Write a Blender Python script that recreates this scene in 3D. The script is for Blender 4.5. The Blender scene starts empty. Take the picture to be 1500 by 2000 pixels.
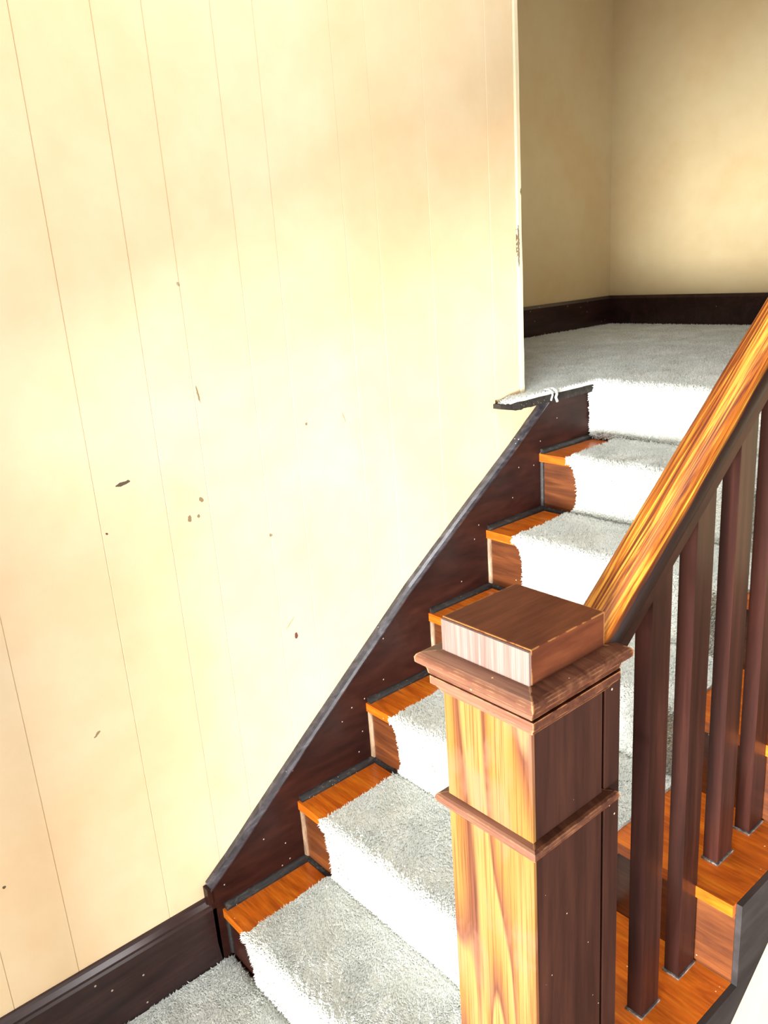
import bpy, bmesh, math, random
import numpy as np
from mathutils import Vector, Matrix, noise as mnoise

random.seed(7)
rng = np.random.default_rng(7)
scene = bpy.context.scene
col = scene.collection

# ------------------------------------------------------------------ camera
cam_data = bpy.data.cameras.new('camera')
cam = bpy.data.objects.new('camera', cam_data)
col.objects.link(cam)
cam_data.sensor_fit = 'HORIZONTAL'
cam_data.sensor_width = 36.0
cam_data.lens = 36.0 * 1609.65 / 1500.0
cam_data.clip_start = 0.02
cam.location = (1.6694, -0.4738, 1.7662)
cam.rotation_euler = (1.2749, 0.0690, 0.8629)
scene.camera = cam

# ------------------------------------------------------------------ light and exposure
world = bpy.data.worlds.new('world')
scene.world = world
world.use_nodes = True
world.node_tree.nodes['Background'].inputs['Color'].default_value = (0.75, 0.86, 1.0, 1)
world.node_tree.nodes['Background'].inputs['Strength'].default_value = 1.0


def area_light(name, loc, target, sx, sy, power, color):
    ld = bpy.data.lights.new(name, 'AREA')
    ld.shape = 'RECTANGLE'
    ld.size, ld.size_y = sx, sy
    ld.energy = power
    ld.color = color
    o = bpy.data.objects.new(name, ld)
    col.objects.link(o)
    o.location = loc
    o.rotation_euler = (Vector(target) - Vector(loc)).to_track_quat('-Z', 'Y').to_euler()
    return o


# daylight entering through the window of the front wall and the window of the right wall
area_light('front_window_daylight', (2.30, -3.96, 0.60), (2.30, 0.0, 0.60), 1.8, 0.70, 740, (1.0, 0.985, 0.96))
area_light('side_window_daylight', (3.36, 0.95, 0.95), (0.0, 0.95, 0.95), 1.0, 0.9, 36, (1.0, 0.985, 0.96))
area_light('overhead_fill', (0.90, 0.15, 3.86), (0.90, 0.15, 0.0), 0.9, 0.9, 50, (0.97, 0.99, 1.0))  # added overhead fill to brighten the treads; the ceiling has no opening

scene.view_settings.view_transform = 'Standard'
scene.view_settings.look = 'None'
scene.view_settings.gamma = 1.0
scene.view_settings.use_curve_mapping = False
scene.view_settings.exposure = 0.8

# ------------------------------------------------------------------ measures (metres)
RISE, RUN = 0.19, 0.2594
SLOPE = RISE / RUN
WALLX = -0.02          # face of the panelled wall
SKX = 0.0              # face of the skirt board
FLOOR = 0.036          # top of the lower hall carpet
CARL, CARR = 0.124, 0.815   # edges of the stair runner
W = 1.085              # outer end of the treads
LAND = 7 * RISE        # landing level
NOSE7 = 7 * RUN
BACKY, LEFTX = 3.56, -1.13
CEIL = 3.9
FRONTY, RIGHTX = -4.0, 3.4
WALLEND = 1.511        # where the panelled wall stops beside the landing


# ------------------------------------------------------------------ node helpers
class NT:
    def __init__(self, name):
        self.m = bpy.data.materials.new(name)
        self.m.use_nodes = True
        self.t = self.m.node_tree
        self.b = self.t.nodes['Principled BSDF']

    def n(self, kind, **kw):
        nd = self.t.nodes.new(kind)
        for k, v in kw.items():
            setattr(nd, k, v)
        return nd

    def l(self, a, b):
        self.t.links.new(a, b)

    def set(self, nd, **kw):
        for k, v in kw.items():
            nd.inputs[k.replace('_', ' ')].default_value = v

    def math(self, op, a, b=None, c=None):
        nd = self.n('ShaderNodeMath', operation=op)
        for i, v in enumerate((a, b, c)):
            if v is None:
                continue
            if isinstance(v, (int, float)):
                nd.inputs[i].default_value = v
            else:
                self.l(v, nd.inputs[i])
        return nd.outputs[0]

    def ramp(self, fac, stops, interp='LINEAR'):
        nd = self.n('ShaderNodeValToRGB')
        nd.color_ramp.interpolation = interp
        els = nd.color_ramp.elements
        while len(els) > 1:
            els.remove(els[-1])
        for i, (p, c) in enumerate(stops):
            e = els[0] if i == 0 else els.new(p)
            e.position = p
            e.color = (*c, 1) if len(c) == 3 else c
        self.l(fac, nd.inputs['Fac'])
        return nd.outputs['Color']

    def mix(self, fac, a, b, mode='MIX'):
        nd = self.n('ShaderNodeMix', data_type='RGBA', blend_type=mode)
        for sock, v in ((nd.inputs[0], fac), (nd.inputs[6], a), (nd.inputs[7], b)):
            if isinstance(v, (int, float)):
                sock.default_value = v
            elif isinstance(v, tuple):
                sock.default_value = (*v, 1) if len(v) == 3 else v
            else:
                self.l(v, sock)
        return nd.outputs[2]

    def coords(self, kind='Object', scale=(1, 1, 1), rot=(0, 0, 0)):
        if kind == 'World':
            src = self.n('ShaderNodeNewGeometry').outputs['Position']
        else:
            src = self.n('ShaderNodeTexCoord').outputs[kind]
        mp = self.n('ShaderNodeMapping')
        mp.inputs['Scale'].default_value = scale
        mp.inputs['Rotation'].default_value = rot
        self.l(src, mp.inputs['Vector'])
        return mp.outputs['Vector']

    def noise(self, vec, scale, detail=4, rough=0.55, dist=0.0):
        nd = self.n('ShaderNodeTexNoise')
        nd.inputs['Scale'].default_value = scale
        nd.inputs['Detail'].default_value = detail
        nd.inputs['Roughness'].default_value = rough
        nd.inputs['Distortion'].default_value = dist
        self.l(vec, nd.inputs['Vector'])
        return nd.outputs['Fac']

    def bump(self, height, strength=0.2, dist=0.01):
        nd = self.n('ShaderNodeBump')
        nd.inputs['Strength'].default_value = strength
        nd.inputs['Distance'].default_value = dist
        self.l(height, nd.inputs['Height'])
        self.l(nd.outputs['Normal'], self.b.inputs['Normal'])

    def color(self, c):
        if isinstance(c, tuple):
            self.b.inputs['Base Color'].default_value = (*c, 1)
        else:
            self.l(c, self.b.inputs['Base Color'])

    def specks(self, base, colour, scale=90, size=0.11, keep=0.82):
        """small scattered dust and paint flecks over a base colour"""
        vec = self.coords('Object')
        vo = self.n('ShaderNodeTexVoronoi')
        vo.inputs['Scale'].default_value = scale
        self.l(vec, vo.inputs['Vector'])
        near = self.math('LESS_THAN', vo.outputs['Distance'], size)
        sep = self.n('ShaderNodeSeparateColor')
        self.l(vo.outputs['Color'], sep.inputs['Color'])
        some = self.math('GREATER_THAN', sep.outputs['Red'], keep)
        return self.mix(self.math('MULTIPLY', near, some), base, colour)


def stretch(axis, k):
    s = [1.0, 1.0, 1.0]
    s['xyz'.index(axis)] = k
    return tuple(s)


def wood(name, dark, mid, light, axis='z', scale=22, k=0.07, rough=0.38, coat=0.25, speck=None, keep=0.82, spsc=90, dist=1.2, lo=0.33, hi=0.7, bump=0.12, specular=0.5, wear=None, wear_k=14.0, flank_shade=None):
    t = NT(name)
    v = t.coords('Object', stretch(axis, k))
    n1 = t.noise(v, scale, 5, 0.6, dist)
    n2 = t.noise(t.coords('Object', stretch(axis, k * 0.5)), scale * 7, 3, 0.6, 0.2)
    c = t.ramp(n1, [(lo, dark), ((lo + hi) / 2, mid), (hi, light)])
    fine = t.ramp(n2, [(0.35, (0.62, 0.62, 0.62)), (0.62, (1, 1, 1))])
    c = t.mix(0.8, c, fine, 'MULTIPLY')
    if speck:
        c = t.specks(c, speck, spsc, 0.12, keep)
    if wear:
        # finish rubbed off along the edges
        bv = t.n('ShaderNodeBevel')
        bv.samples = 4
        bv.inputs['Radius'].default_value = 0.004
        dt = t.n('ShaderNodeVectorMath', operation='DOT_PRODUCT')
        t.l(bv.outputs['Normal'], dt.inputs[0])
        t.l(t.n('ShaderNodeNewGeometry').outputs['Normal'], dt.inputs[1])
        edge = t.math('SUBTRACT', 1.0, dt.outputs['Value'])
        nz = t.noise(t.coords('Object'), 45, 3, 0.6)
        f = t.math('MULTIPLY', t.math('MULTIPLY', edge, wear_k), t.math('SUBTRACT', t.math('MULTIPLY', nz, 4.5), 1.9))
        cl = t.n('ShaderNodeClamp')
        t.l(f, cl.inputs['Value'])
        c = t.mix(cl.outputs[0], c, wear)
    if flank_shade:
        # shade of the unlit flanks put into the colour below the top
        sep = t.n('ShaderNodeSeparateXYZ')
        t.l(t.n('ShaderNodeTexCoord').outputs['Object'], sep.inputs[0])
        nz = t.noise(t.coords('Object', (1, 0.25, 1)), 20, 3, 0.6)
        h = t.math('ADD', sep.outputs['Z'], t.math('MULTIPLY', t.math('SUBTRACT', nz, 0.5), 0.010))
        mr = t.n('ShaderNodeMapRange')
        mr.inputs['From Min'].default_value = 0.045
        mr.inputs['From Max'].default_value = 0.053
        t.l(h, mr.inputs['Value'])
        c = t.mix(mr.outputs[0], flank_shade, c)
    t.color(c)
    t.set(t.b, Roughness=rough, Coat_Weight=coat, Coat_Roughness=0.18)
    t.b.inputs['Specular IOR Level'].default_value = specular
    t.bump(n2, bump, 0.002)
    return t.m


def pine(name, stops, scale=5.0, bands=13.0, rough=0.42, k=0.10, lines=0.7, coat=0.2, patch_col=(0.62, 0.30, 0.18)):
    """softwood with long cathedral grain along z"""
    t = NT(name)
    n1 = t.noise(t.coords('Object', (1, 1, k)), scale, 2, 0.45, 0.9)
    saw = t.math('FRACT', t.math('MULTIPLY', n1, bands))
    c = t.ramp(saw, stops)
    fine = t.noise(t.coords('Object', (1, 1, 0.012)), 330, 3, 0.6, 0.1)
    c = t.mix(lines, c, t.ramp(fine, [(0.38, (0.48, 0.30, 0.22)), (0.50, (1, 1, 1))]), 'MULTIPLY')
    patch = t.noise(t.coords('Object', (1, 1, 0.3)), 13, 3, 0.6, 0.8)
    c = t.mix(t.ramp(patch, [(0.50, (0, 0, 0)), (0.66, (0.6, 0.6, 0.6))]), c, patch_col)
    t.color(c)
    t.set(t.b, Roughness=rough, Coat_Weight=coat, Coat_Roughness=0.25)
    t.bump(fine, 0.12, 0.002)
    return t.m


M = {}
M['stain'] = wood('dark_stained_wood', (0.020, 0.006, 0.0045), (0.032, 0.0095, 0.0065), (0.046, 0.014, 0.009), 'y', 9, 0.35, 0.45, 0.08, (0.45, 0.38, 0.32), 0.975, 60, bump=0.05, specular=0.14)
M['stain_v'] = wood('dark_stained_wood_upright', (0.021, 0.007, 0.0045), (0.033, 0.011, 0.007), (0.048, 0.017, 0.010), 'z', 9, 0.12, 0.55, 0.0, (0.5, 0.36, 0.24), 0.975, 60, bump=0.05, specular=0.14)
M['baluster'] = wood('baluster_wood', (0.015, 0.005, 0.004), (0.029, 0.009, 0.0065), (0.052, 0.016, 0.011), 'z', 14, 0.06, 0.40, 0.2, bump=0.05, specular=0.14)
M['black'] = wood('blackened_moulding', (0.007, 0.006, 0.006), (0.016, 0.014, 0.013), (0.085, 0.072, 0.060), 'y', 75, 0.4, 0.55, 0.1, (0.5, 0.46, 0.40), 0.88, 130, lo=0.38, hi=0.74, bump=0.3)
M['skirt_cap'] = wood('skirt_cap_wood', (0.020, 0.018, 0.022), (0.045, 0.040, 0.048), (0.10, 0.095, 0.11), 'y', 40, 0.15, 0.33, 0.4, (0.7, 0.7, 0.68), 0.93, 80, bump=0.15)
M['stringer'] = wood('dark_painted_stringer', (0.018, 0.017, 0.018), (0.027, 0.025, 0.026), (0.040, 0.037, 0.038), 'y', 8, 0.3, 0.45, 0.1, (0.3, 0.28, 0.27), 0.985, 40, bump=0.03)
M['dust'] = wood('dusty_paint_bead', (0.03, 0.022, 0.018), (0.10, 0.085, 0.075), (0.30, 0.28, 0.26), 'y', 70, 0.5, 0.7, 0.0)
M['tan'] = wood('worn_bare_moulding', (0.16, 0.09, 0.05), (0.33, 0.21, 0.12), (0.5, 0.36, 0.24), 'z', 40, 0.25, 0.6, 0.0, (0.05, 0.03, 0.025), 0.8, 130)
M['tread'] = wood('orange_varnished_tread', (0.40, 0.074, 0.003), (0.58, 0.128, 0.006), (0.70, 0.205, 0.012), 'x', 26, 0.16, 0.33, 0.35, (0.8, 0.62, 0.4), 0.955, 80, bump=0.06)
M['riser'] = wood('red_brown_riser', (0.075, 0.020, 0.007), (0.125, 0.036, 0.010), (0.20, 0.062, 0.016), 'x', 20, 0.12, 0.38, 0.3, (0.8, 0.58, 0.3), 0.93, 75, bump=0.06)
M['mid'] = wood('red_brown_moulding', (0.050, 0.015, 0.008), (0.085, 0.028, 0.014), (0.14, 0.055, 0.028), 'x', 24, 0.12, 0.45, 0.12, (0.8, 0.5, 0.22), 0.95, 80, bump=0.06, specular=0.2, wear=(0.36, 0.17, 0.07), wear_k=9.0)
M['mid_lit'] = wood('lit_front_moulding', (0.11, 0.042, 0.024), (0.18, 0.080, 0.048), (0.26, 0.135, 0.085), 'x', 30, 0.06, 0.45, 0.08, (0.6, 0.35, 0.15), 0.96, 80, bump=0.06, specular=0.25, wear=(0.36, 0.19, 0.085), wear_k=9.0)  # paler copy of the moulding wood, front light put into its colour
M['captop'] = wood('red_brown_cap', (0.070, 0.017, 0.006), (0.098, 0.025, 0.009), (0.135, 0.040, 0.014), 'y', 12, 0.2, 0.55, 0.0, bump=0.05, specular=0.12, wear=(0.34, 0.15, 0.045))
M['pine'] = pine('lit_front_pine', [(0.0, (0.26, 0.150, 0.042)), (0.50, (0.215, 0.105, 0.020)), (0.78, (0.15, 0.052, 0.016)), (0.88, (0.10, 0.030, 0.013)), (1.0, (0.26, 0.150, 0.042))], patch_col=(0.26, 0.13, 0.075))  # post wood made yellower and paler; front light put into its colour
M['cap_lit'] = wood('lit_cap_front_pine', (0.16, 0.088, 0.070), (0.22, 0.15, 0.125), (0.27, 0.20, 0.175), 'z', 120, 0.02, 0.5, 0.05, bump=0.1, dist=0.5)  # cap wood made paler, its colour standing in for light on the front
M['rail'] = wood('golden_worn_rail', (0.10, 0.020, 0.004), (0.31, 0.088, 0.009), (0.62, 0.285, 0.036), 'y', 62, 0.03, 0.5, 0.02, dist=2.6, lo=0.37, hi=0.63, bump=0.15, specular=0.15, flank_shade=(0.011, 0.004, 0.003))
M['base'] = wood('dark_baseboard_wood', (0.016, 0.006, 0.006), (0.030, 0.012, 0.011), (0.050, 0.020, 0.017), 'y', 14, 0.15, 0.36, 0.3, (0.4, 0.33, 0.28), 0.965, 45, bump=0.05, specular=0.25)


def wall_paint(name, marks=(), a=(0.80, 0.60, 0.36), b=(0.79, 0.66, 0.44), weave=0.05):
    t = NT(name)
    v = t.coords('World')
    n1 = t.noise(v, 2.3, 3, 0.55, 0.3)
    c = t.ramp(n1, [(0.35, a), (0.65, b)])
    n2 = t.noise(v, 14, 4, 0.6)
    c = t.mix(0.25, c, t.ramp(n2, [(0.3, (0.86, 0.80, 0.70)), (0.62, (1, 1, 1))]), 'MULTIPLY')
    if marks:
        pos = t.n('ShaderNodeNewGeometry').outputs['Position']
        dn = t.n('ShaderNodeTexNoise')
        dn.inputs['Scale'].default_value = 120
        t.l(pos, dn.inputs['Vector'])
        off = t.n('ShaderNodeVectorMath', operation='MULTIPLY_ADD')
        t.l(dn.outputs['Color'], off.inputs[0])
        off.inputs[1].default_value = (0.006, 0.006, 0.006)
        t.l(pos, off.inputs[2])
        for (y, z, ry, rz, ang, cc) in marks:
            mp = t.n('ShaderNodeMapping', vector_type='TEXTURE')
            mp.inputs['Location'].default_value = (0, y + 0.003, z + 0.003)
            mp.inputs['Rotation'].default_value = (ang, 0, 0)
            mp.inputs['Scale'].default_value = (1000, ry, rz)
            t.l(off.outputs[0], mp.inputs['Vector'])
            ln = t.n('ShaderNodeVectorMath', operation='LENGTH')
            t.l(mp.outputs['Vector'], ln.inputs[0])
            c = t.mix(t.math('LESS_THAN', ln.outputs['Value'], 1.0), c, cc)
    t.color(c)
    t.set(t.b, Roughness=0.5)
    t.b.inputs['Specular IOR Level'].default_value = 0.35
    t.bump(t.noise(v, 420, 2, 0.5), weave, 0.002)
    return t.m


_dk, _rd, _gr, _tn = (0.10, 0.075, 0.045), (0.16, 0.045, 0.03), (0.42, 0.33, 0.2), (0.28, 0.19, 0.1)
M['wall'] = wall_paint('cream_panel_paint', [
    (0.192, 1.347, 0.017, 0.0042, 0.12, _dk), (0.334, 1.231, 0.0052, 0.0075, 0, _tn), (0.357, 1.231, 0.004, 0.005, 0, _tn),
    (0.369, 1.268, 0.0045, 0.007, 0.5, _tn), (0.397, 1.509, 0.0022, 0.020, 0.15, _tn), (0.386, 1.748, 0.0035, 0.005, 0.6, _gr),
    (0.585, 0.845, 0.0055, 0.0085, 0, _rd), (0.571, 0.885, 0.020, 0.0018, 0.75, _gr), (0.681, 1.390, 0.0035, 0.004, 0, _tn),
    (0.801, 1.387, 0.0018, 0.016, 0.3, _gr), (0.038, 0.800, 0.010, 0.003, 0.7, _tn), (-0.212, 0.542, 0.0035, 0.004, 0, _dk),
    (0.543, 1.134, 0.004, 0.004, 0, _tn), (0.139, 1.246, 0.003, 0.003, 0, _rd)])
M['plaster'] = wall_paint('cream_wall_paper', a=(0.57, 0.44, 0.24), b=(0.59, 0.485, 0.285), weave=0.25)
M['trim'] = wall_paint('cream_trim_paint', [(1.515, 1.93, 0.010, 0.013, 0.3, (0.10, 0.07, 0.03)), (1.515, 1.885, 0.006, 0.02, 0.2, (0.16, 0.11, 0.05)), (1.494, 1.78, 0.003, 0.06, 0, (0.14, 0.10, 0.05)), (1.513, 1.50, 0.005, 0.01, 0.2, (0.2, 0.15, 0.08)), (1.515, 2.12, 0.005, 0.006, 0, (0.2, 0.15, 0.08))],
                       a=(0.80, 0.70, 0.47), b=(0.82, 0.73, 0.52))
M['ceiling'] = wall_paint('ceiling_paint', a=(0.42, 0.40, 0.36), b=(0.45, 0.43, 0.39))
M['hall'] = wood('dark_hall_panelling', (0.05, 0.025, 0.015), (0.09, 0.045, 0.028), (0.13, 0.07, 0.045), 'z', 8, 0.1, 0.5, 0.1)
M['hall_floor'] = wood('dark_floor_boards', (0.06, 0.03, 0.02), (0.10, 0.05, 0.03), (0.15, 0.08, 0.05), 'y', 14, 0.08, 0.45, 0.1)


def carpet_mat(name, a, b, pat=7.0):
    t = NT(name)
    v = t.coords('World')
    n1 = t.noise(v, pat, 4, 0.6, 0.8)
    c = t.ramp(n1, [(0.34, a), (0.64, b)])
    n2 = t.noise(v, 190, 3, 0.65)
    c = t.mix(0.55, c, t.ramp(n2, [(0.32, (0.62, 0.62, 0.60)), (0.55, (1, 1, 1))]), 'MULTIPLY')
    t.color(c)
    t.set(t.b, Roughness=0.95)
    t.b.inputs['Specular IOR Level'].default_value = 0.1
    t.bump(n2, 0.5, 0.004)
    return t.m


M['carpet'] = carpet_mat('pale_grey_carpet', (0.64, 0.665, 0.615), (0.80, 0.825, 0.78))
M['carpet_base'] = carpet_mat('carpet_backing', (0.42, 0.435, 0.40), (0.55, 0.57, 0.53))
M['under'] = wood('dark_carpet_backing', (0.010, 0.008, 0.006), (0.022, 0.016, 0.012), (0.05, 0.036, 0.026), 'x', 60, 0.5, 0.8, 0.0, (0.7, 0.68, 0.62), 0.8, 120)
M['fibre'] = carpet_mat('white_yarn', (0.7, 0.7, 0.68), (0.82, 0.82, 0.8))
M['frame'] = wood('window_frame_wood', (0.05, 0.02, 0.012), (0.09, 0.035, 0.02), (0.14, 0.06, 0.03))


# ------------------------------------------------------------------ mesh helpers
def link(name, me, mat=None, parent=None):
    o = bpy.data.objects.new(name, me)
    col.objects.link(o)
    if mat is not None:
        me.materials.append(M[mat] if isinstance(mat, str) else mat)
    if parent is not None:
        o.parent = parent
    return o


def empty(name, loc=(0, 0, 0)):
    o = bpy.data.objects.new(name, None)
    o.empty_display_size = 0.05
    col.objects.link(o)
    o.location = loc
    return o


def tag(o, label=None, cat=None, group=None, kind=None):
    for k, v in (('label', label), ('category', cat), ('group', group), ('kind', kind)):
        if v:
            o[k] = v
    return o


def finish(bm, name, mat, parent, smooth=False, bevel=0.0, seg=2, angle=0.5):
    if bevel > 0:
        ed = [e for e in bm.edges if len(e.link_faces) == 2 and e.calc_face_angle(0) > angle]
        bmesh.ops.bevel(bm, geom=ed, offset=bevel, segments=seg, profile=0.5, affect='EDGES', clamp_overlap=True)
    bmesh.ops.recalc_face_normals(bm, faces=bm.faces)
    me = bpy.data.meshes.new(name)
    bm.to_mesh(me)
    bm.free()
    if smooth:
        me.polygons.foreach_set('use_smooth', [True] * len(me.polygons))
    o = link(name, me, mat, parent)
    if parent is not None and parent.location.length > 0:
        o.location = -parent.location
    return o


def box(name, lo, hi, mat, parent=None, bevel=0.0, seg=2, smooth=False):
    bm = bmesh.new()
    v = [bm.verts.new((x, y, z)) for x in (lo[0], hi[0]) for y in (lo[1], hi[1]) for z in (lo[2], hi[2])]
    for f in ((0, 1, 3, 2), (4, 6, 7, 5), (0, 4, 5, 1), (2, 3, 7, 6), (0, 2, 6, 4), (1, 5, 7, 3)):
        bm.faces.new([v[i] for i in f])
    return finish(bm, name, mat, parent, smooth, bevel, seg)


def prism(name, pts, axis, a, b, mat, parent=None, bevel=0.0, seg=2, smooth=False, angle=0.5):
    """polygon extruded along x (pts = y,z), y (pts = x,z) or z (pts = x,y)"""
    def P(p, t):
        return {'x': (t, p[0], p[1]), 'y': (p[0], t, p[1]), 'z': (p[0], p[1], t)}[axis]
    bm = bmesh.new()
    A = [bm.verts.new(P(p, a)) for p in pts]
    B = [bm.verts.new(P(p, b)) for p in pts]
    n = len(pts)
    bm.faces.new(A)
    bm.faces.new(B[::-1])
    for i in range(n):
        j = (i + 1) % n
        bm.faces.new((A[j], A[i], B[i], B[j]))
    return finish(bm, name, mat, parent, smooth, bevel, seg, angle)


def ring_moulding(name, cx, cy, prof, mat, front, parent):
    """square moulding round a post, four mitred lengths: prof = (half width, z) from bottom to top"""
    C = ((-1, -1), (1, -1), (1, 1), (-1, 1))
    hin = min(h for h, z in prof) - 0.012
    loop = [(hin, prof[0][1])] + list(prof) + [(hin, prof[-1][1])]
    for i in range(4):
        a_, b_ = C[i], C[(i + 1) % 4]
        bm = bmesh.new()
        A = [bm.verts.new((cx + a_[0] * h, cy + a_[1] * h, z)) for h, z in loop]
        B = [bm.verts.new((cx + b_[0] * h, cy + b_[1] * h, z)) for h, z in loop]
        n = len(loop)
        for k in range(n):
            j = (k + 1) % n
            bm.faces.new((A[k], B[k], B[j], A[j]))
        bm.faces.new(A)
        bm.faces.new(B[::-1])
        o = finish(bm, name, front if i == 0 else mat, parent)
        o.data.polygons.foreach_set('use_smooth', [False] * len(o.data.polygons))


def quarter(r, n=5):
    return [(0, 0)] + [(r * math.cos(i / n * math.pi / 2), r * math.sin(i / n * math.pi / 2)) for i in range(n + 1)]


def N(x, y, z, s=1.0):
    return mnoise.noise(Vector((x * s, y * s, z * s)))


# ------------------------------------------------------------------ the setting: walls, floors, ceiling
floor = tag(box('floor', (WALLX - 0.1, FRONTY, -0.08), (RIGHTX, BACKY, FLOOR - 0.008), 'hall_floor'), kind='structure')
tag(box('ceiling', (LEFTX - 0.1, FRONTY - 0.1, CEIL), (RIGHTX + 0.1, BACKY + 0.1, CEIL + 0.08), 'ceiling'), kind='structure')

# panelled wall: backing with a plank for every strip between two grooves
wall_left = prism('wall_left', [(FRONTY, -0.05), (1.84, -0.05), (1.84, LAND - 0.03), (WALLEND - 0.02, LAND - 0.03), (WALLEND - 0.02, CEIL), (FRONTY, CEIL)], 'x', WALLX - 0.12, WALLX - 0.007, 'plaster')
tag(wall_left, kind='structure')
grooves = [-0.104, 0.128, 0.282, 0.388, 0.543, 0.648, 0.853, 0.959, 1.142, 1.379, 1.525]
pattern = [0.146, 0.237, 0.183, 0.106, 0.205, 0.105, 0.155, 0.106, 0.154, 0.232]
y, i = grooves[0], 0
left = []
while y > FRONTY + 0.05:
    y = max(FRONTY, y - pattern[i % len(pattern)])
    left.insert(0, y)
    i += 1
gy = left + grooves + [1.83]


def plank(y0, y1, zlo, zhi):
    g, c, d = 0.00025, 0.0010, 0.0011
    x1, x0 = WALLX, WALLX - 0.007
    pts = [(x0, y0 + g), (x1 - d, y0 + g), (x1, y0 + g + c), (x1, y1 - g - c), (x1 - d, y1 - g), (x0, y1 - g)]
    return prism('plank', pts, 'z', zlo, zhi, 'wall', wall_left)


for a, b in zip(gy, gy[1:]):
    if b <= 1.40:
        plank(a, b, 0.0, CEIL)
    elif a < 1.40:
        plank(a, 1.4905, LAND + 0.01, CEIL)
        plank(a, b, 0.0, LAND - 0.012)
    else:
        plank(a, b, 0.0, LAND - 0.012)
# corner trim where the panelled wall ends
bm = bmesh.new()
rows = []
for kz in range(61):
    z = LAND + 0.013 + (CEIL - LAND - 0.013) * kz / 60
    w_ = 0.0018 * N(3.1, 0.7, z, 9) + 0.0012 * N(9.1, 0.7, z, 31)
    ring = [(WALLX - 0.12, 1.4915), (WALLX + 0.003, 1.4915), (WALLX + 0.006, 1.4945), (WALLX + 0.006, 1.5085 + w_), (WALLX + 0.002, 1.5125 + w_), (WALLX - 0.12, 1.5125)]
    rows.append([bm.verts.new((p[0], p[1], z)) for p in ring])
for r0, r1 in zip(rows, rows[1:]):
    for i in range(6):
        j = (i + 1) % 6
        bm.faces.new((r0[i], r0[j], r1[j], r1[i]))
bm.faces.new(rows[0][::-1])
bm.faces.new(rows[-1])
tag(finish(bm, 'trim_1', 'trim', None), kind='structure')

# landing walls
tag(box('wall_back', (LEFTX - 0.1, BACKY, -0.05), (RIGHTX + 0.1, BACKY + 0.1, CEIL), 'plaster'), kind='structure')
tag(box('wall_landing', (LEFTX - 0.1, 1.2, LAND - 0.1), (LEFTX, BACKY, CEIL), 'plaster'), kind='structure')
tag(box('wall_rear', (LEFTX, 1.2, LAND - 0.1), (WALLX - 0.121, 1.3, CEIL), 'plaster'), kind='structure')


def wall_with_holes(name, axis, at, thick, A, Z, holes, mat):
    """a wall with window openings: A and Z are the grid lines, holes the empty (i, j) cells"""
    bm = bmesh.new()
    V = {}
    for t in (0, 1):
        for i, a in enumerate(A):
            for j, z in enumerate(Z):
                d = at + t * thick
                V[t, i, j] = bm.verts.new((a, d, z) if axis == 'y' else (d, a, z))
    for i in range(len(A) - 1):
        for j in range(len(Z) - 1):
            if (i, j) in holes:
                for (p, q) in (((i, j), (i + 1, j)), ((i + 1, j), (i + 1, j + 1)), ((i + 1, j + 1), (i, j + 1)), ((i, j + 1), (i, j))):
                    bm.faces.new((V[(0,) + p], V[(0,) + q], V[(1,) + q], V[(1,) + p]))
                continue
            for t in (0, 1):
                bm.faces.new((V[t, i, j], V[t, i + 1, j], V[t, i + 1, j + 1], V[t, i, j + 1]))
    return tag(finish(bm, name, mat, None), kind='structure')


wall_with_holes('wall_front', 'y', FRONTY, -0.12, [WALLX - 0.12, 1.35, 3.25, RIGHTX + 0.1], [-0.05, 0.2, 1.0, CEIL], [(1, 1)], 'hall')
wall_with_holes('wall_right', 'x', RIGHTX, 0.12, [FRONTY, 0.40, 1.50, BACKY], [-0.05, 0.45, 1.45, CEIL], [(1, 1)], 'hall')
# added unseen wall; its jamb and low head shade the panelled wall
wall_with_holes('wall_shade_screen', 'y', -1.1, -0.12, [WALLX, 0.80, RIGHTX - 0.05, RIGHTX], [0.0, 0.02, 1.30, CEIL], [(1, 1)], 'hall')


def window(name, axis, at, a0, a1, z0, z1):
    """frame lining the outer half of a window opening"""
    c = (a0 + a1) / 2
    root = tag(empty(name, (c, at, z0) if axis == 'y' else (at, c, z0)), kind='structure')
    d0, d1 = (at - 0.11, at - 0.06) if axis == 'y' else (at + 0.06, at + 0.11)
    f = 0.03
    for (p, q, r, t_) in ((a0, a0 + f, z0, z1), (a1 - f, a1, z0, z1), (a0 + f, a1 - f, z0, z0 + f), (a0 + f, a1 - f, z1 - f, z1)):
        if axis == 'y':
            box('frame', (p, d0, r), (q, d1, t_), 'frame', root)
        else:
            box('frame', (d0, p, r), (d1, q, t_), 'frame', root)


window('window_1', 'y', FRONTY, 1.35, 3.25, 0.2, 1.0)
window('window_2', 'x', RIGHTX, 0.40, 1.50, 0.45, 1.45)

# plastered wall under the open side of the stair
LOWB = 0.30 - SLOPE * 0.778


def low(y):
    return LOWB + SLOPE * y


ys0 = (0.0 - LOWB) / SLOPE
tag(prism('wall_stair', [(max(ys0, 0.42), -0.05), (BACKY, -0.05), (BACKY, LAND - 0.05), (1.86, LAND - 0.05), (1.86, low(1.86) + 0.02), (max(ys0, 0.42), low(max(ys0, 0.42)) + 0.02)],
          'x', 1.0, 1.072, 'trim'), kind='structure')

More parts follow.
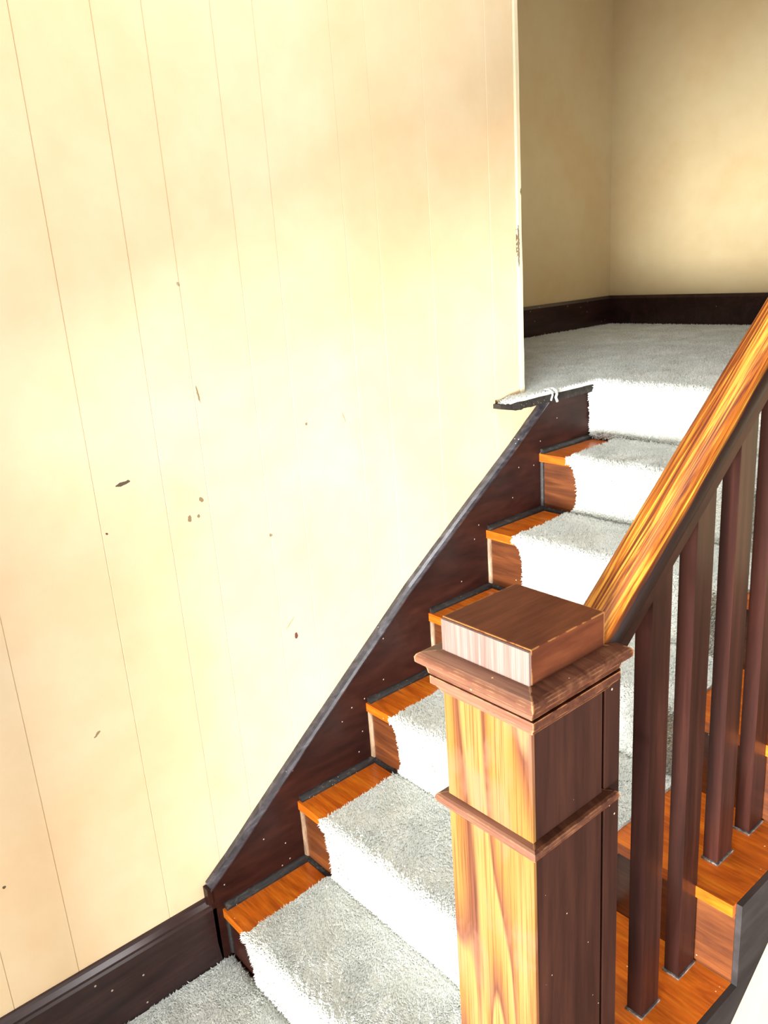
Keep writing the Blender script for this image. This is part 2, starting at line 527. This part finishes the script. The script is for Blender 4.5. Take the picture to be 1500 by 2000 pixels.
# baseboards
bb = [(WALLX, 0.0), (0.0, 0.0), (0.0, 0.205), (-0.003, 0.212), (-0.003, 0.219), (-0.009, 0.231), (-0.014, 0.235), (WALLX, 0.236)]
tag(prism('baseboard_left', bb, 'y', FRONTY, 0.243, 'base'), kind='structure')
H = LAND + 0.165
tag(prism('baseboard_back', [(BACKY, LAND - 0.02), (BACKY - 0.02, LAND - 0.02), (BACKY - 0.02, H - 0.015), (BACKY - 0.012, H), (BACKY, H)], 'x', LEFTX, W, 'base'), kind='structure')
tag(prism('baseboard_landing', [(LEFTX, LAND - 0.02), (LEFTX + 0.02, LAND - 0.02), (LEFTX + 0.02, H - 0.015), (LEFTX + 0.012, H), (LEFTX, H)], 'y', 1.3, BACKY - 0.02, 'base'), kind='structure')

# ------------------------------------------------------------------ staircase
stair = tag(empty('staircase', (0.5, 0.26, 0.0)), 'dark wooden staircase with orange varnished treads climbing along the cream panelled wall', 'staircase')
TT = 0.026
for k in range(1, 7):
    y0, y1 = k * RUN, (k + 1) * RUN + 0.012
    xr = 0.868 if k == 1 else W
    z = k * RISE
    box('tread', (SKX, y0, z - TT), (xr, y1, z), 'tread', stair, bevel=0.004, seg=3)
for k in range(1, 8):
    y0 = k * RUN + 0.012
    xr = 0.868 if k == 1 else W
    zb = 0.0 if k == 1 else (k - 1) * RISE
    box('riser', (SKX, y0, zb), (xr, y0 + 0.016, k * RISE - TT), 'stain' if k == 1 else 'riser', stair)  # first riser takes the darker wood in place of the shade on it

# wall-side skirt board with a cap moulding
top = [(0.233, 0.262), (0.30, 0.312), (0.57, 0.533), (0.97, 0.850), (1.20, 1.013), (1.43, 1.171), (1.605, 1.300)]
sk = [(0.233, 0.10)] + top + [(1.83, 1.304), (1.83, 1.10), (1.56, 0.90), (0.55, 0.16), (0.40, 0.0), (0.243, 0.0)]
prism('skirt_board', sk, 'x', WALLX + 0.0005, SKX, 'stain', stair)
# cap: follows the top edge, slightly proud
bm = bmesh.new()
prof = [(-0.0195, -0.004), (0.0035, -0.004), (0.0055, 0.003), (0.002, 0.012), (-0.006, 0.017), (-0.0195, 0.019)]
rows = []
dense = []
for (a, b) in zip(top, top[1:]):
    for s in range(6):
        t_ = s / 6
        dense.append((a[0] + (b[0] - a[0]) * t_, a[1] + (b[1] - a[1]) * t_))
dense.append(top[-1])
for (yy, zz) in dense:
    w_ = 0.0015 * N(1, yy, 2, 30)
    rows.append([bm.verts.new((p[0], yy, zz + p[1] + w_)) for p in prof])
for r0, r1 in zip(rows, rows[1:]):
    for i in range(len(prof)):
        j = (i + 1) % len(prof)
        bm.faces.new((r0[i], r0[j], r1[j], r1[i]))
bm.faces.new(rows[0][::-1])
bm.faces.new(rows[-1])
finish(bm, 'skirt_cap', 'skirt_cap', stair)
box('skirt_end', (WALLX + 0.001, 0.224, 0.225), (0.004, 0.236, 0.272), 'stain', stair, bevel=0.003)

# small mouldings in every corner of skirt, tread and riser
q = quarter(0.015)
for k in range(1, 7):
    z, y0, y1 = k * RISE, k * RUN, (k + 1) * RUN + 0.012
    prism('tread_moulding', [(SKX + a, z + b) for a, b in q], 'y', y0 + 0.006, y1, 'black', stair)
    prism('foot_moulding', [(y1 - a * 0.7, z + b * 0.7) for a, b in q], 'x', SKX + 0.012, CARL + 0.02, 'black', stair)
for k in range(1, 7):
    y0 = k * RUN + 0.012
    zb = FLOOR if k == 1 else (k - 1) * RISE
    prism('riser_moulding', [(SKX + a * 0.75, y0 - b * 0.62) for a, b in quarter(0.013)], 'z', zb + 0.012, k * RISE - TT, 'black' if k in (1, 6) else 'tan', stair)

# stringer on the open side, stepped under the treads
pts = []
for k in range(2, 8):
    yk = k * RUN + 0.012
    if k == 2:
        pts.append((yk, low(yk)))
    else:
        pts.append((yk, (k - 1) * RISE - 0.001))
    pts.append((yk, k * RISE - 0.001))
pts += [(1.95, LAND - 0.001), (1.95, low(1.95)), ]
o = prism('outer_stringer', pts, 'x', W + 0.0005, W + 0.012, 'stringer', stair)
for k in range(2, 7):
    pass
box('under_stringer', (1.03, 0.50, low(0.5)), (W, 0.53, 2 * RISE - TT), 'stain', stair)

# ------------------------------------------------------------------ newel post
newel = tag(empty('newel_post', (0.9525, 0.355, 0.0)), 'square wooden newel post with lit front and moulded cap at the stair foot', 'newel post')
X0, X1, Y0, Y1 = 0.870, 1.035, 0.272, 0.432
CX, CY = (X0 + X1) / 2, (Y0 + Y1) / 2
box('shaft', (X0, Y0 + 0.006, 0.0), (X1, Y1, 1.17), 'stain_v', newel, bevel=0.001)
tag(box('front_board', (X0 - 0.0006, Y0, 0.0), (X1 + 0.0006, Y0 + 0.006, 1.165), 'pine', newel, bevel=0.0012), 'yellow pine face with long grain, front light put into its colour')  # thin facing on the shaft that carries the front light in its colour
box('back_stile', (X0 + 0.01, 0.4415, 0.0), (X1 - 0.001, 0.478, 1.165), 'stain_v', newel, bevel=0.001)
box('groove_filler', (X0 + 0.01, Y1, 0.0), (X1 - 0.04, 0.4415, 1.165), 'base', newel)
# cornice: two stepped mouldings under the cap block
KX, KY = 0.9475, 0.360
ring_moulding('lower_moulding', KX + 0.004, KY - 0.002, [(0.086, 1.148), (0.088, 1.152), (0.092, 1.158), (0.098, 1.163), (0.098, 1.176)], 'mid', 'mid_lit', newel)
ring_moulding('cornice', KX, KY, [(0.094, 1.174), (0.0985, 1.178), (0.100, 1.186), (0.104, 1.192), (0.109, 1.194), (0.112, 1.197), (0.1125, 1.205), (0.110, 1.2095), (0.106, 1.212), (0.075, 1.2165)], 'mid', 'mid_lit', newel)
hw = 0.0825
box('cap_block', (KX - hw, KY - hw + 0.0045, 1.205), (KX + hw, KY + hw, 1.2675), 'captop', newel, bevel=0.006, seg=3)
tag(box('cap_face', (KX - hw + 0.0005, KY - hw, 1.212), (KX + hw - 0.0005, KY - hw + 0.012, 1.2645), 'cap_lit', newel, bevel=0.003, seg=3), 'pale end face of the cap, front light put into its colour')  # facing added over the block; its pale colour stands for front light
ring_moulding('band', KX + 0.003, KY - 0.002, [(0.084, 0.940), (0.086, 0.945), (0.092, 0.950), (0.0955, 0.955), (0.0985, 0.958), (0.1, 0.964), (0.0985, 0.9695), (0.0945, 0.972), (0.075, 0.977)], 'mid', 'mid_lit', newel)

# ------------------------------------------------------------------ handrail
RSL = 0.775
ang = math.atan(RSL)
RX = 0.994
rail = tag(empty('handrail', (RX, 0.445, 1.343 - 0.0605 / math.cos(ang) + RSL * (0.445 - 0.6))), 'worn golden brown wooden handrail sloping up from the newel post', 'handrail')
L = 1.75


def rail_piece(name, prof, mat, dz=0.0, wob=0.0):
    bm = bmesh.new()
    rows = []
    n = 48
    for s in range(n + 1):
        yy = L * s / n
        r = []
        for (u, w_) in prof:
            r.append(bm.verts.new((u + wob * N(u * 9, yy * 8, w_ * 9), yy, w_ + dz + wob * N(5 + u * 9, yy * 8, w_ * 9))))
        rows.append(r)
    m = len(prof)
    for r0, r1 in zip(rows, rows[1:]):
        for i in range(m):
            j = (i + 1) % m
            bm.faces.new((r0[i], r0[j], r1[j], r1[i]))
    bm.faces.new(rows[0][::-1])
    bm.faces.new(rows[-1])
    bmesh.ops.recalc_face_normals(bm, faces=bm.faces)
    me = bpy.data.meshes.new(name)
    bm.to_mesh(me)
    bm.free()
    o = link(name, me, mat, rail)
    o.rotation_euler = (ang, 0, 0)
    return o


rp = [(-0.024, 0.0), (-0.031, 0.012), (-0.0385, 0.024), (-0.0395, 0.036), (-0.037, 0.046), (-0.031, 0.0535), (-0.020, 0.058), (-0.007, 0.0605), (0.007, 0.0605), (0.020, 0.058), (0.031, 0.0535), (0.037, 0.046), (0.0395, 0.036), (0.0385, 0.024), (0.031, 0.012), (0.024, 0.0)]
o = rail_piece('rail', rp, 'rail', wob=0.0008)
o.data.polygons.foreach_set('use_smooth', [len(p.vertices) == 4 for p in o.data.polygons])
rail_piece('fillet', [(-0.019, -0.027), (-0.019, 0.003), (0.019, 0.003), (0.019, -0.027)], 'stain')

# ------------------------------------------------------------------ balusters
ordinal = ['first', 'second', 'third', 'fourth', 'fifth', 'sixth', 'seventh', 'eighth']
for i in range(8):
    yb = 0.600 + (i // 2) * RUN + (i % 2) * 0.1275
    k = 2 + i // 2
    zt = 1.236

    def ztop(yv):
        return zt + RSL * (yv - 0.6) + 0.004
    x0, x1 = 0.979, 1.010
    bm = bmesh.new()
    pts = [(yb, k * RISE), (yb + 0.055, k * RISE), (yb + 0.055, ztop(yb + 0.055)), (yb, ztop(yb))]
    root = empty('baluster', (0.995, yb + 0.027, k * RISE))
    bm.free()
    prism('shaft', pts, 'x', x0, x1, 'baluster', root, bevel=0.0022, seg=2)
    # dusty shoe at the foot
    prism('foot_bead', [(yb - 0.004, k * RISE), (yb + 0.058, k * RISE), (yb + 0.058, k * RISE + 0.004), (yb - 0.004, k * RISE + 0.004)], 'x', x0 - 0.002, x1 + 0.003, 'dust', root, bevel=0.0015)
    tag(root, '%s dark square baluster up from the newel post' % ordinal[i], 'baluster', 'balusters under the sloping handrail')


# ------------------------------------------------------------------ carpets with cut pile
def tufts(P, Nn, length, rad, seed, tilt=0.55, flow=0.5, strokes=0.0):
    """numpy: one small pyramid of yarn for every point P with normal Nn"""
    r = np.random.default_rng(seed)
    n = len(P)
    # flow field that makes the brushed strokes seen on the treads
    f1 = np.sin(P[:, 0] * 23 + np.sin(P[:, 1] * 17) * 2.0 + P[:, 2] * 19)
    f2 = np.cos(P[:, 1] * 21 + np.sin(P[:, 0] * 31) * 1.7 - P[:, 2] * 13)
    rnd = r.normal(0, 1, (n, 3)) * tilt * 0.55
    D = Nn + rnd + np.stack([f1 * flow, f2 * flow, 0 * f1], 1) * (0.6 + 0.4 * r.random((n, 1)))
    D /= np.linalg.norm(D, axis=1, keepdims=True)
    up = np.where(np.abs(D[:, 2:3]) < 0.9, np.array([[0, 0, 1.0]]), np.array([[1.0, 0, 0]]))
    U = np.cross(D, up)
    U /= np.linalg.norm(U, axis=1, keepdims=True)
    V = np.cross(D, U)
    ln = length * (0.65 + 0.6 * r.random((n, 1)))
    if strokes > 0:
        # trodden creases running through the pile of the treads
        X, Y, Z = P[:, 0], P[:, 1], P[:, 2]
        w1 = np.sin(14 * X + 3.0 * np.sin(11 * Y + 5 * Z)) * 1.2
        ph = 230 * (Y + 0.35 * X) + 9 * np.sin(17 * X + 2 * w1) + 7 * np.sin(23 * Y - 9 * X)
        gate = np.sin(37 * X + 4 * np.sin(19 * Y)) + 0.8 * np.sin(53 * Y + 21 * X + 3 * w1)
        crease = (np.sin(ph) < -0.35) & (gate > 0.0) & (Nn[:, 2] > 0.7)
        ln = ln * np.where(crease, 1.0 - strokes, 1.0)[:, None]
    th = r.random((n, 1)) * 6.28
    verts = np.empty((n, 4, 3))
    for a in range(3):
        ca, sa = np.cos(th + a * 2.094), np.sin(th + a * 2.094)
        verts[:, a] = P + (U * ca + V * sa) * rad + D * ln * 0.15 * (a == 0)
    verts[:, 3] = P + D * ln
    base = np.arange(n)[:, None, None] * 4
    tri = np.array([[0, 1, 3], [1, 2, 3], [2, 0, 3]])[None]
    return verts.reshape(-1, 3), (base + tri).reshape(-1, 3)


def fast_mesh(name, verts, tris, mat, parent):
    me = bpy.data.meshes.new(name)
    me.vertices.add(len(verts))
    me.vertices.foreach_set('co', verts.astype(np.float32).ravel())
    me.loops.add(len(tris) * 3)
    me.loops.foreach_set('vertex_index', tris.astype(np.int32).ravel())
    me.polygons.add(len(tris))
    me.polygons.foreach_set('loop_start', np.arange(0, len(tris) * 3, 3, dtype=np.int32))
    me.update(calc_edges=True)
    me.validate()
    o = link(name, me, mat, parent)
    if parent is not None:
        o.location = -parent.location
    return tag(o, kind='stuff')


def strip(path, xl, xr, nx):
    """surface swept along path (y,z); xl/xr give the edge x for a path position"""
    s = 0.0
    pts, last = [], None
    for p in path:
        if last is not None:
            s += math.hypot(p[0] - last[0], p[1] - last[1])
        pts.append((p[0], p[1], s))
        last = p
    return pts


def resample(path, step):
    P = np.array(path)
    d = np.r_[0, np.cumsum(np.linalg.norm(np.diff(P, axis=0), axis=1))]
    n = max(2, int(d[-1] / step))
    t = np.linspace(0, d[-1], n)
    return np.stack([np.interp(t, d, P[:, 0]), np.interp(t, d, P[:, 1])], 1), t


def path_normals(P):
    T = np.gradient(P, axis=0)
    T /= np.linalg.norm(T, axis=1, keepdims=True)
    return np.stack([-T[:, 1], T[:, 0]], 1)     # left of travel (up and toward the front)


def carpet_sheet(name, path, edge_l, edge_r, thick, mat, parent, nx=14, step=0.012):
    P, t = resample(path, step)
    Nn = path_normals(P)
    bm = bmesh.new()
    rows = []
    for (yy, zz), (ny_, nz_), tt in zip(P, Nn, t):
        a, b = edge_l(yy, zz, tt), edge_r(yy, zz, tt)
        r = [bm.verts.new((a, yy - ny_ * thick, zz - nz_ * thick))]
        for i in range(nx + 1):
            x = a + (b - a) * i / nx
            r.append(bm.verts.new((x, yy, zz)))
        r.append(bm.verts.new((b, yy - ny_ * thick, zz - nz_ * thick)))
        rows.append(r)
    for r0, r1 in zip(rows, rows[1:]):
        for i in range(len(r0) - 1):
            bm.faces.new((r0[i], r0[i + 1], r1[i + 1], r1[i]))
    o = finish(bm, name, mat, parent)
    return o


def strip_points(path, edge_l, edge_r, density, seed):
    r = np.random.default_rng(seed)
    P, t = resample(path, 0.004)
    Nn = path_normals(P)
    Ltot = t[-1]
    wmax = 1.0
    xs = np.array([[edge_l(a, b, c), edge_r(a, b, c)] for (a, b), c in zip(P, t)])
    lo, hi = xs[:, 0].min(), xs[:, 1].max()
    n = int(Ltot * (hi - lo) * density)
    s = r.random(n) * Ltot
    x = lo + r.random(n) * (hi - lo)
    xl = np.interp(s, t, xs[:, 0])
    xr_ = np.interp(s, t, xs[:, 1])
    ok = (x > xl - 0.001) & (x < xr_ + 0.001)
    s, x = s[ok], x[ok]
    y = np.interp(s, t, P[:, 0])
    z = np.interp(s, t, P[:, 1])
    n1 = np.interp(s, t, Nn[:, 0])
    n2 = np.interp(s, t, Nn[:, 1])
    pts = np.stack([x, y, z], 1)
    nor = np.stack([0 * x, n1, n2], 1)
    return pts, nor


CT = 0.010


def nose_arc(k, n=6, r=0.020):
    """carpet going up a riser, round the nosing and on to the tread"""
    yk, zk = k * RUN - 0.008, k * RISE + CT
    out = []
    for i in range(n + 1):
        a = math.pi - i / n * math.pi / 2
        out.append((yk + r + r * math.cos(a), zk - r + r * math.sin(a)))
    return out


runner_path = []
for k in range(1, 7):
    zb = FLOOR if k == 1 else (k - 1) * RISE + CT
    runner_path += [(k * RUN + 0.004, zb), (k * RUN + 0.003, zb + 0.05), (k * RUN - 0.004, k * RISE - 0.04)]
    runner_path += nose_arc(k)
    runner_path += [((k + 0.5) * RUN, k * RISE + CT - 0.002), ((k + 1) * RUN - 0.012, k * RISE + CT)]
runner_path.append((7 * RUN - 0.003, 6 * RISE + CT + 0.006))


def runner_left(yy, zz, t):
    k = zz / RISE
    frac = k - math.floor(k)
    on_riser = 0.0
    if 0.12 < frac < 0.9:
        on_riser = math.sin((frac - 0.12) / 0.78 * math.pi) ** 0.5
    bulge = 0.006 + 0.016 * max(0.0, min(1.0, (yy - 0.5) / 0.9))
    tread = ((yy / RUN) % 1.0) * -0.016
    return CARL + (bulge * on_riser if on_riser else tread) + 0.0035 * N(0.3, yy, zz, 26) + 0.002 * N(7.3, yy, zz, 80)


def runner_right(yy, zz, t):
    return CARR + 0.003 * N(4.3, yy, zz, 26)


runner = tag(empty('carpet_runner', (0.47, 0.26, FLOOR)), 'pale grey carpet runner covering the middle of the steps', 'carpet')
carpet_sheet('backing', runner_path, runner_left, runner_right, 0.009, 'carpet_base', runner)
P_, N_ = strip_points(runner_path, runner_left, runner_right, 95000, 3)
vv, tt = tufts(P_, N_, 0.0075, 0.0022, 5, strokes=0.72)
fast_mesh('pile', vv, tt, 'carpet', runner)

# landing: boards, carpet turned over the edge, pile
landing = tag(empty('landing_platform', (0.3, 1.85, LAND)), 'upper landing carpeted in pale grey behind the top step', 'landing')
prism('platform', [(NOSE7 + 0.03, WALLX)], 'z', 0, 0, 'under', landing) if False else None
box('platform', (LEFTX, NOSE7 + 0.032, LAND - 0.06), (W, BACKY, LAND - 0.002), 'under', landing)
box('side_platform', (LEFTX, 1.30, LAND - 0.03), (WALLX - 0.121, NOSE7 + 0.032, LAND - 0.002), 'under', landing)
land_path = [(7 * RUN + 0.004, 6 * RISE + 0.004), (7 * RUN + 0.003, 6 * RISE + 0.05), (7 * RUN - 0.004, LAND - 0.035)] + nose_arc(7, 8, 0.026) + [(2.2, LAND + CT), (2.9, LAND + CT), (BACKY - 0.018, LAND + CT)]


def land_left(yy, zz, t):
    if zz < LAND - 0.012:
        return 0.004 + 0.0025 * N(0.9, yy, zz, 40)
    if yy < NOSE7 + 0.03:
        return 0.010
    return LEFTX + 0.018


def land_right(yy, zz, t):
    return W - 0.003


# riser and nose strip, then the flat part in two pieces
rn = [p for p in land_path if p[0] < NOSE7 + 0.03]
rn.append((NOSE7 + 0.034, LAND + CT))
carpet_sheet('riser_carpet', rn, land_left, land_right, 0.009, 'carpet', landing)
fl = [(NOSE7 + 0.030, LAND + CT), (2.4, LAND + CT), (BACKY - 0.018, LAND + CT)]
carpet_sheet('floor_carpet', fl, lambda a, b, c: LEFTX + 0.018, land_right, 0.009, 'carpet', landing, nx=30, step=0.05)


# tongue of carpet beside the wall end, turned over the dark board edge
def tongue_l(yy, zz, t):
    return WALLX - 0.115 if yy > WALLEND + 0.004 else WALLX + 0.008


def tongue_r(yy, zz, t):
    return 0.028 + 0.004 * N(2.2, yy, 0.3, 22) - 0.02 * max(0, 1.46 - yy) / 0.1


tp = [(1.385, LAND - 0.004), (1.395, LAND + 0.004), (1.43, LAND + CT), (NOSE7 + 0.032, LAND + CT)]
carpet_sheet('edge_carpet', tp, tongue_l, tongue_r, 0.010, 'carpet', landing, nx=6, step=0.008)
carpet_sheet('side_carpet', [(1.302, LAND + CT), (NOSE7 + 0.032, LAND + CT)], lambda a, b, c: LEFTX + 0.018, lambda a, b, c: WALLX - 0.116 if a < 1.52 else WALLX - 0.11, 0.009, 'carpet', landing, nx=10, step=0.05)
# torn dark board under that edge
bm = bmesh.new()
rows = []
for s in range(40):
    yy = 1.368 + (NOSE7 - 0.004 - 1.368) * s / 39
    x1 = 0.022 + 0.004 * N(8, yy, 1, 40) - 0.012 * max(0, 1.44 - yy) / 0.07
    zb = LAND - 0.026 + 0.005 * N(3, yy, 5, 55) + 0.012 * max(0, 1.42 - yy) / 0.05
    rows.append([bm.verts.new(p) for p in ((WALLX - 0.006, yy, zb), (x1, yy, zb), (x1 + 0.003, yy, zb + 0.010), (x1, yy, LAND - 0.001), (WALLX - 0.006, yy, LAND - 0.001))])
for r0, r1 in zip(rows, rows[1:]):
    for i in range(5):
        j = (i + 1) % 5
        bm.faces.new((r0[i], r0[j], r1[j], r1[i]))
bm.faces.new(rows[0][::-1])
bm.faces.new(rows[-1])
finish(bm, 'edge_board', 'under', landing)
# frayed white yarns hanging over the edge
for (yy, yw) in ((1.575, 0.0030), (1.596, 0.0042)):
    cu = bpy.data.curves.new('yarn', 'CURVE')
    cu.dimensions = '3D'
    cu.bevel_depth = yw
    cu.bevel_resolution = 2
    sp = cu.splines.new('POLY')
    big = yw > 0.0035
    pp = [(0.014, yy - 0.012, LAND + 0.016), (0.027, yy - 0.004, LAND + 0.017), (0.034, yy + 0.004, LAND + 0.010), (0.036, yy + 0.007, LAND - 0.001), (0.034, yy + 0.004, LAND - 0.012), (0.035, yy + (0.010 if big else 0.0), LAND - (0.026 if big else 0.018))]
    sp.points.add(len(pp) - 1)
    for pt, p in zip(sp.points, pp):
        pt.co = (*p, 1)
    tmp = bpy.data.objects.new('yarn', cu)
    col.objects.link(tmp)
    bpy.context.view_layer.update()
    me = bpy.data.meshes.new_from_object(tmp.evaluated_get(bpy.context.evaluated_depsgraph_get()))
    bpy.data.objects.remove(tmp)
    me.materials.clear()
    y_o = link('yarn', me, 'fibre', landing)
    y_o.location = -landing.location

A1 = strip_points(rn, land_left, land_right, 60000, 11)
A2 = strip_points(fl, lambda a, b, c: LEFTX + 0.018, land_right, 26000, 12)
A3 = strip_points(tp, tongue_l, tongue_r, 90000, 13)
A4 = strip_points([(1.302, LAND + CT), (NOSE7 + 0.032, LAND + CT)], lambda a, b, c: LEFTX + 0.018, lambda a, b, c: WALLX - 0.115, 20000, 14)
PP = np.concatenate([A1[0], A2[0], A3[0], A4[0]])
NN = np.concatenate([A1[1], A2[1], A3[1], A4[1]])
vv, tt = tufts(PP, NN, 0.008, 0.0028, 15, flow=0.18)
fast_mesh('pile', vv, tt, 'carpet', landing)

# lower hall carpet
hall = tag(empty('hall_carpet', (0.6, -0.3, 0.03)), 'grey fitted carpet on the lower floor at the foot of the stairs', 'carpet')
box('backing', (0.001, -0.75, FLOOR - 0.008), (1.9, RUN + 0.004, FLOOR), 'carpet', hall)
hp = [(-0.35, FLOOR), (RUN + 0.004, FLOOR)]
P_, N_ = strip_points(hp, lambda a, b, c: 0.002, lambda a, b, c: 0.86, 80000, 21)
vv, tt = tufts(P_, N_, 0.010, 0.0024, 22, tilt=0.9, flow=0.9)
fast_mesh('pile', vv, tt, 'carpet', hall)
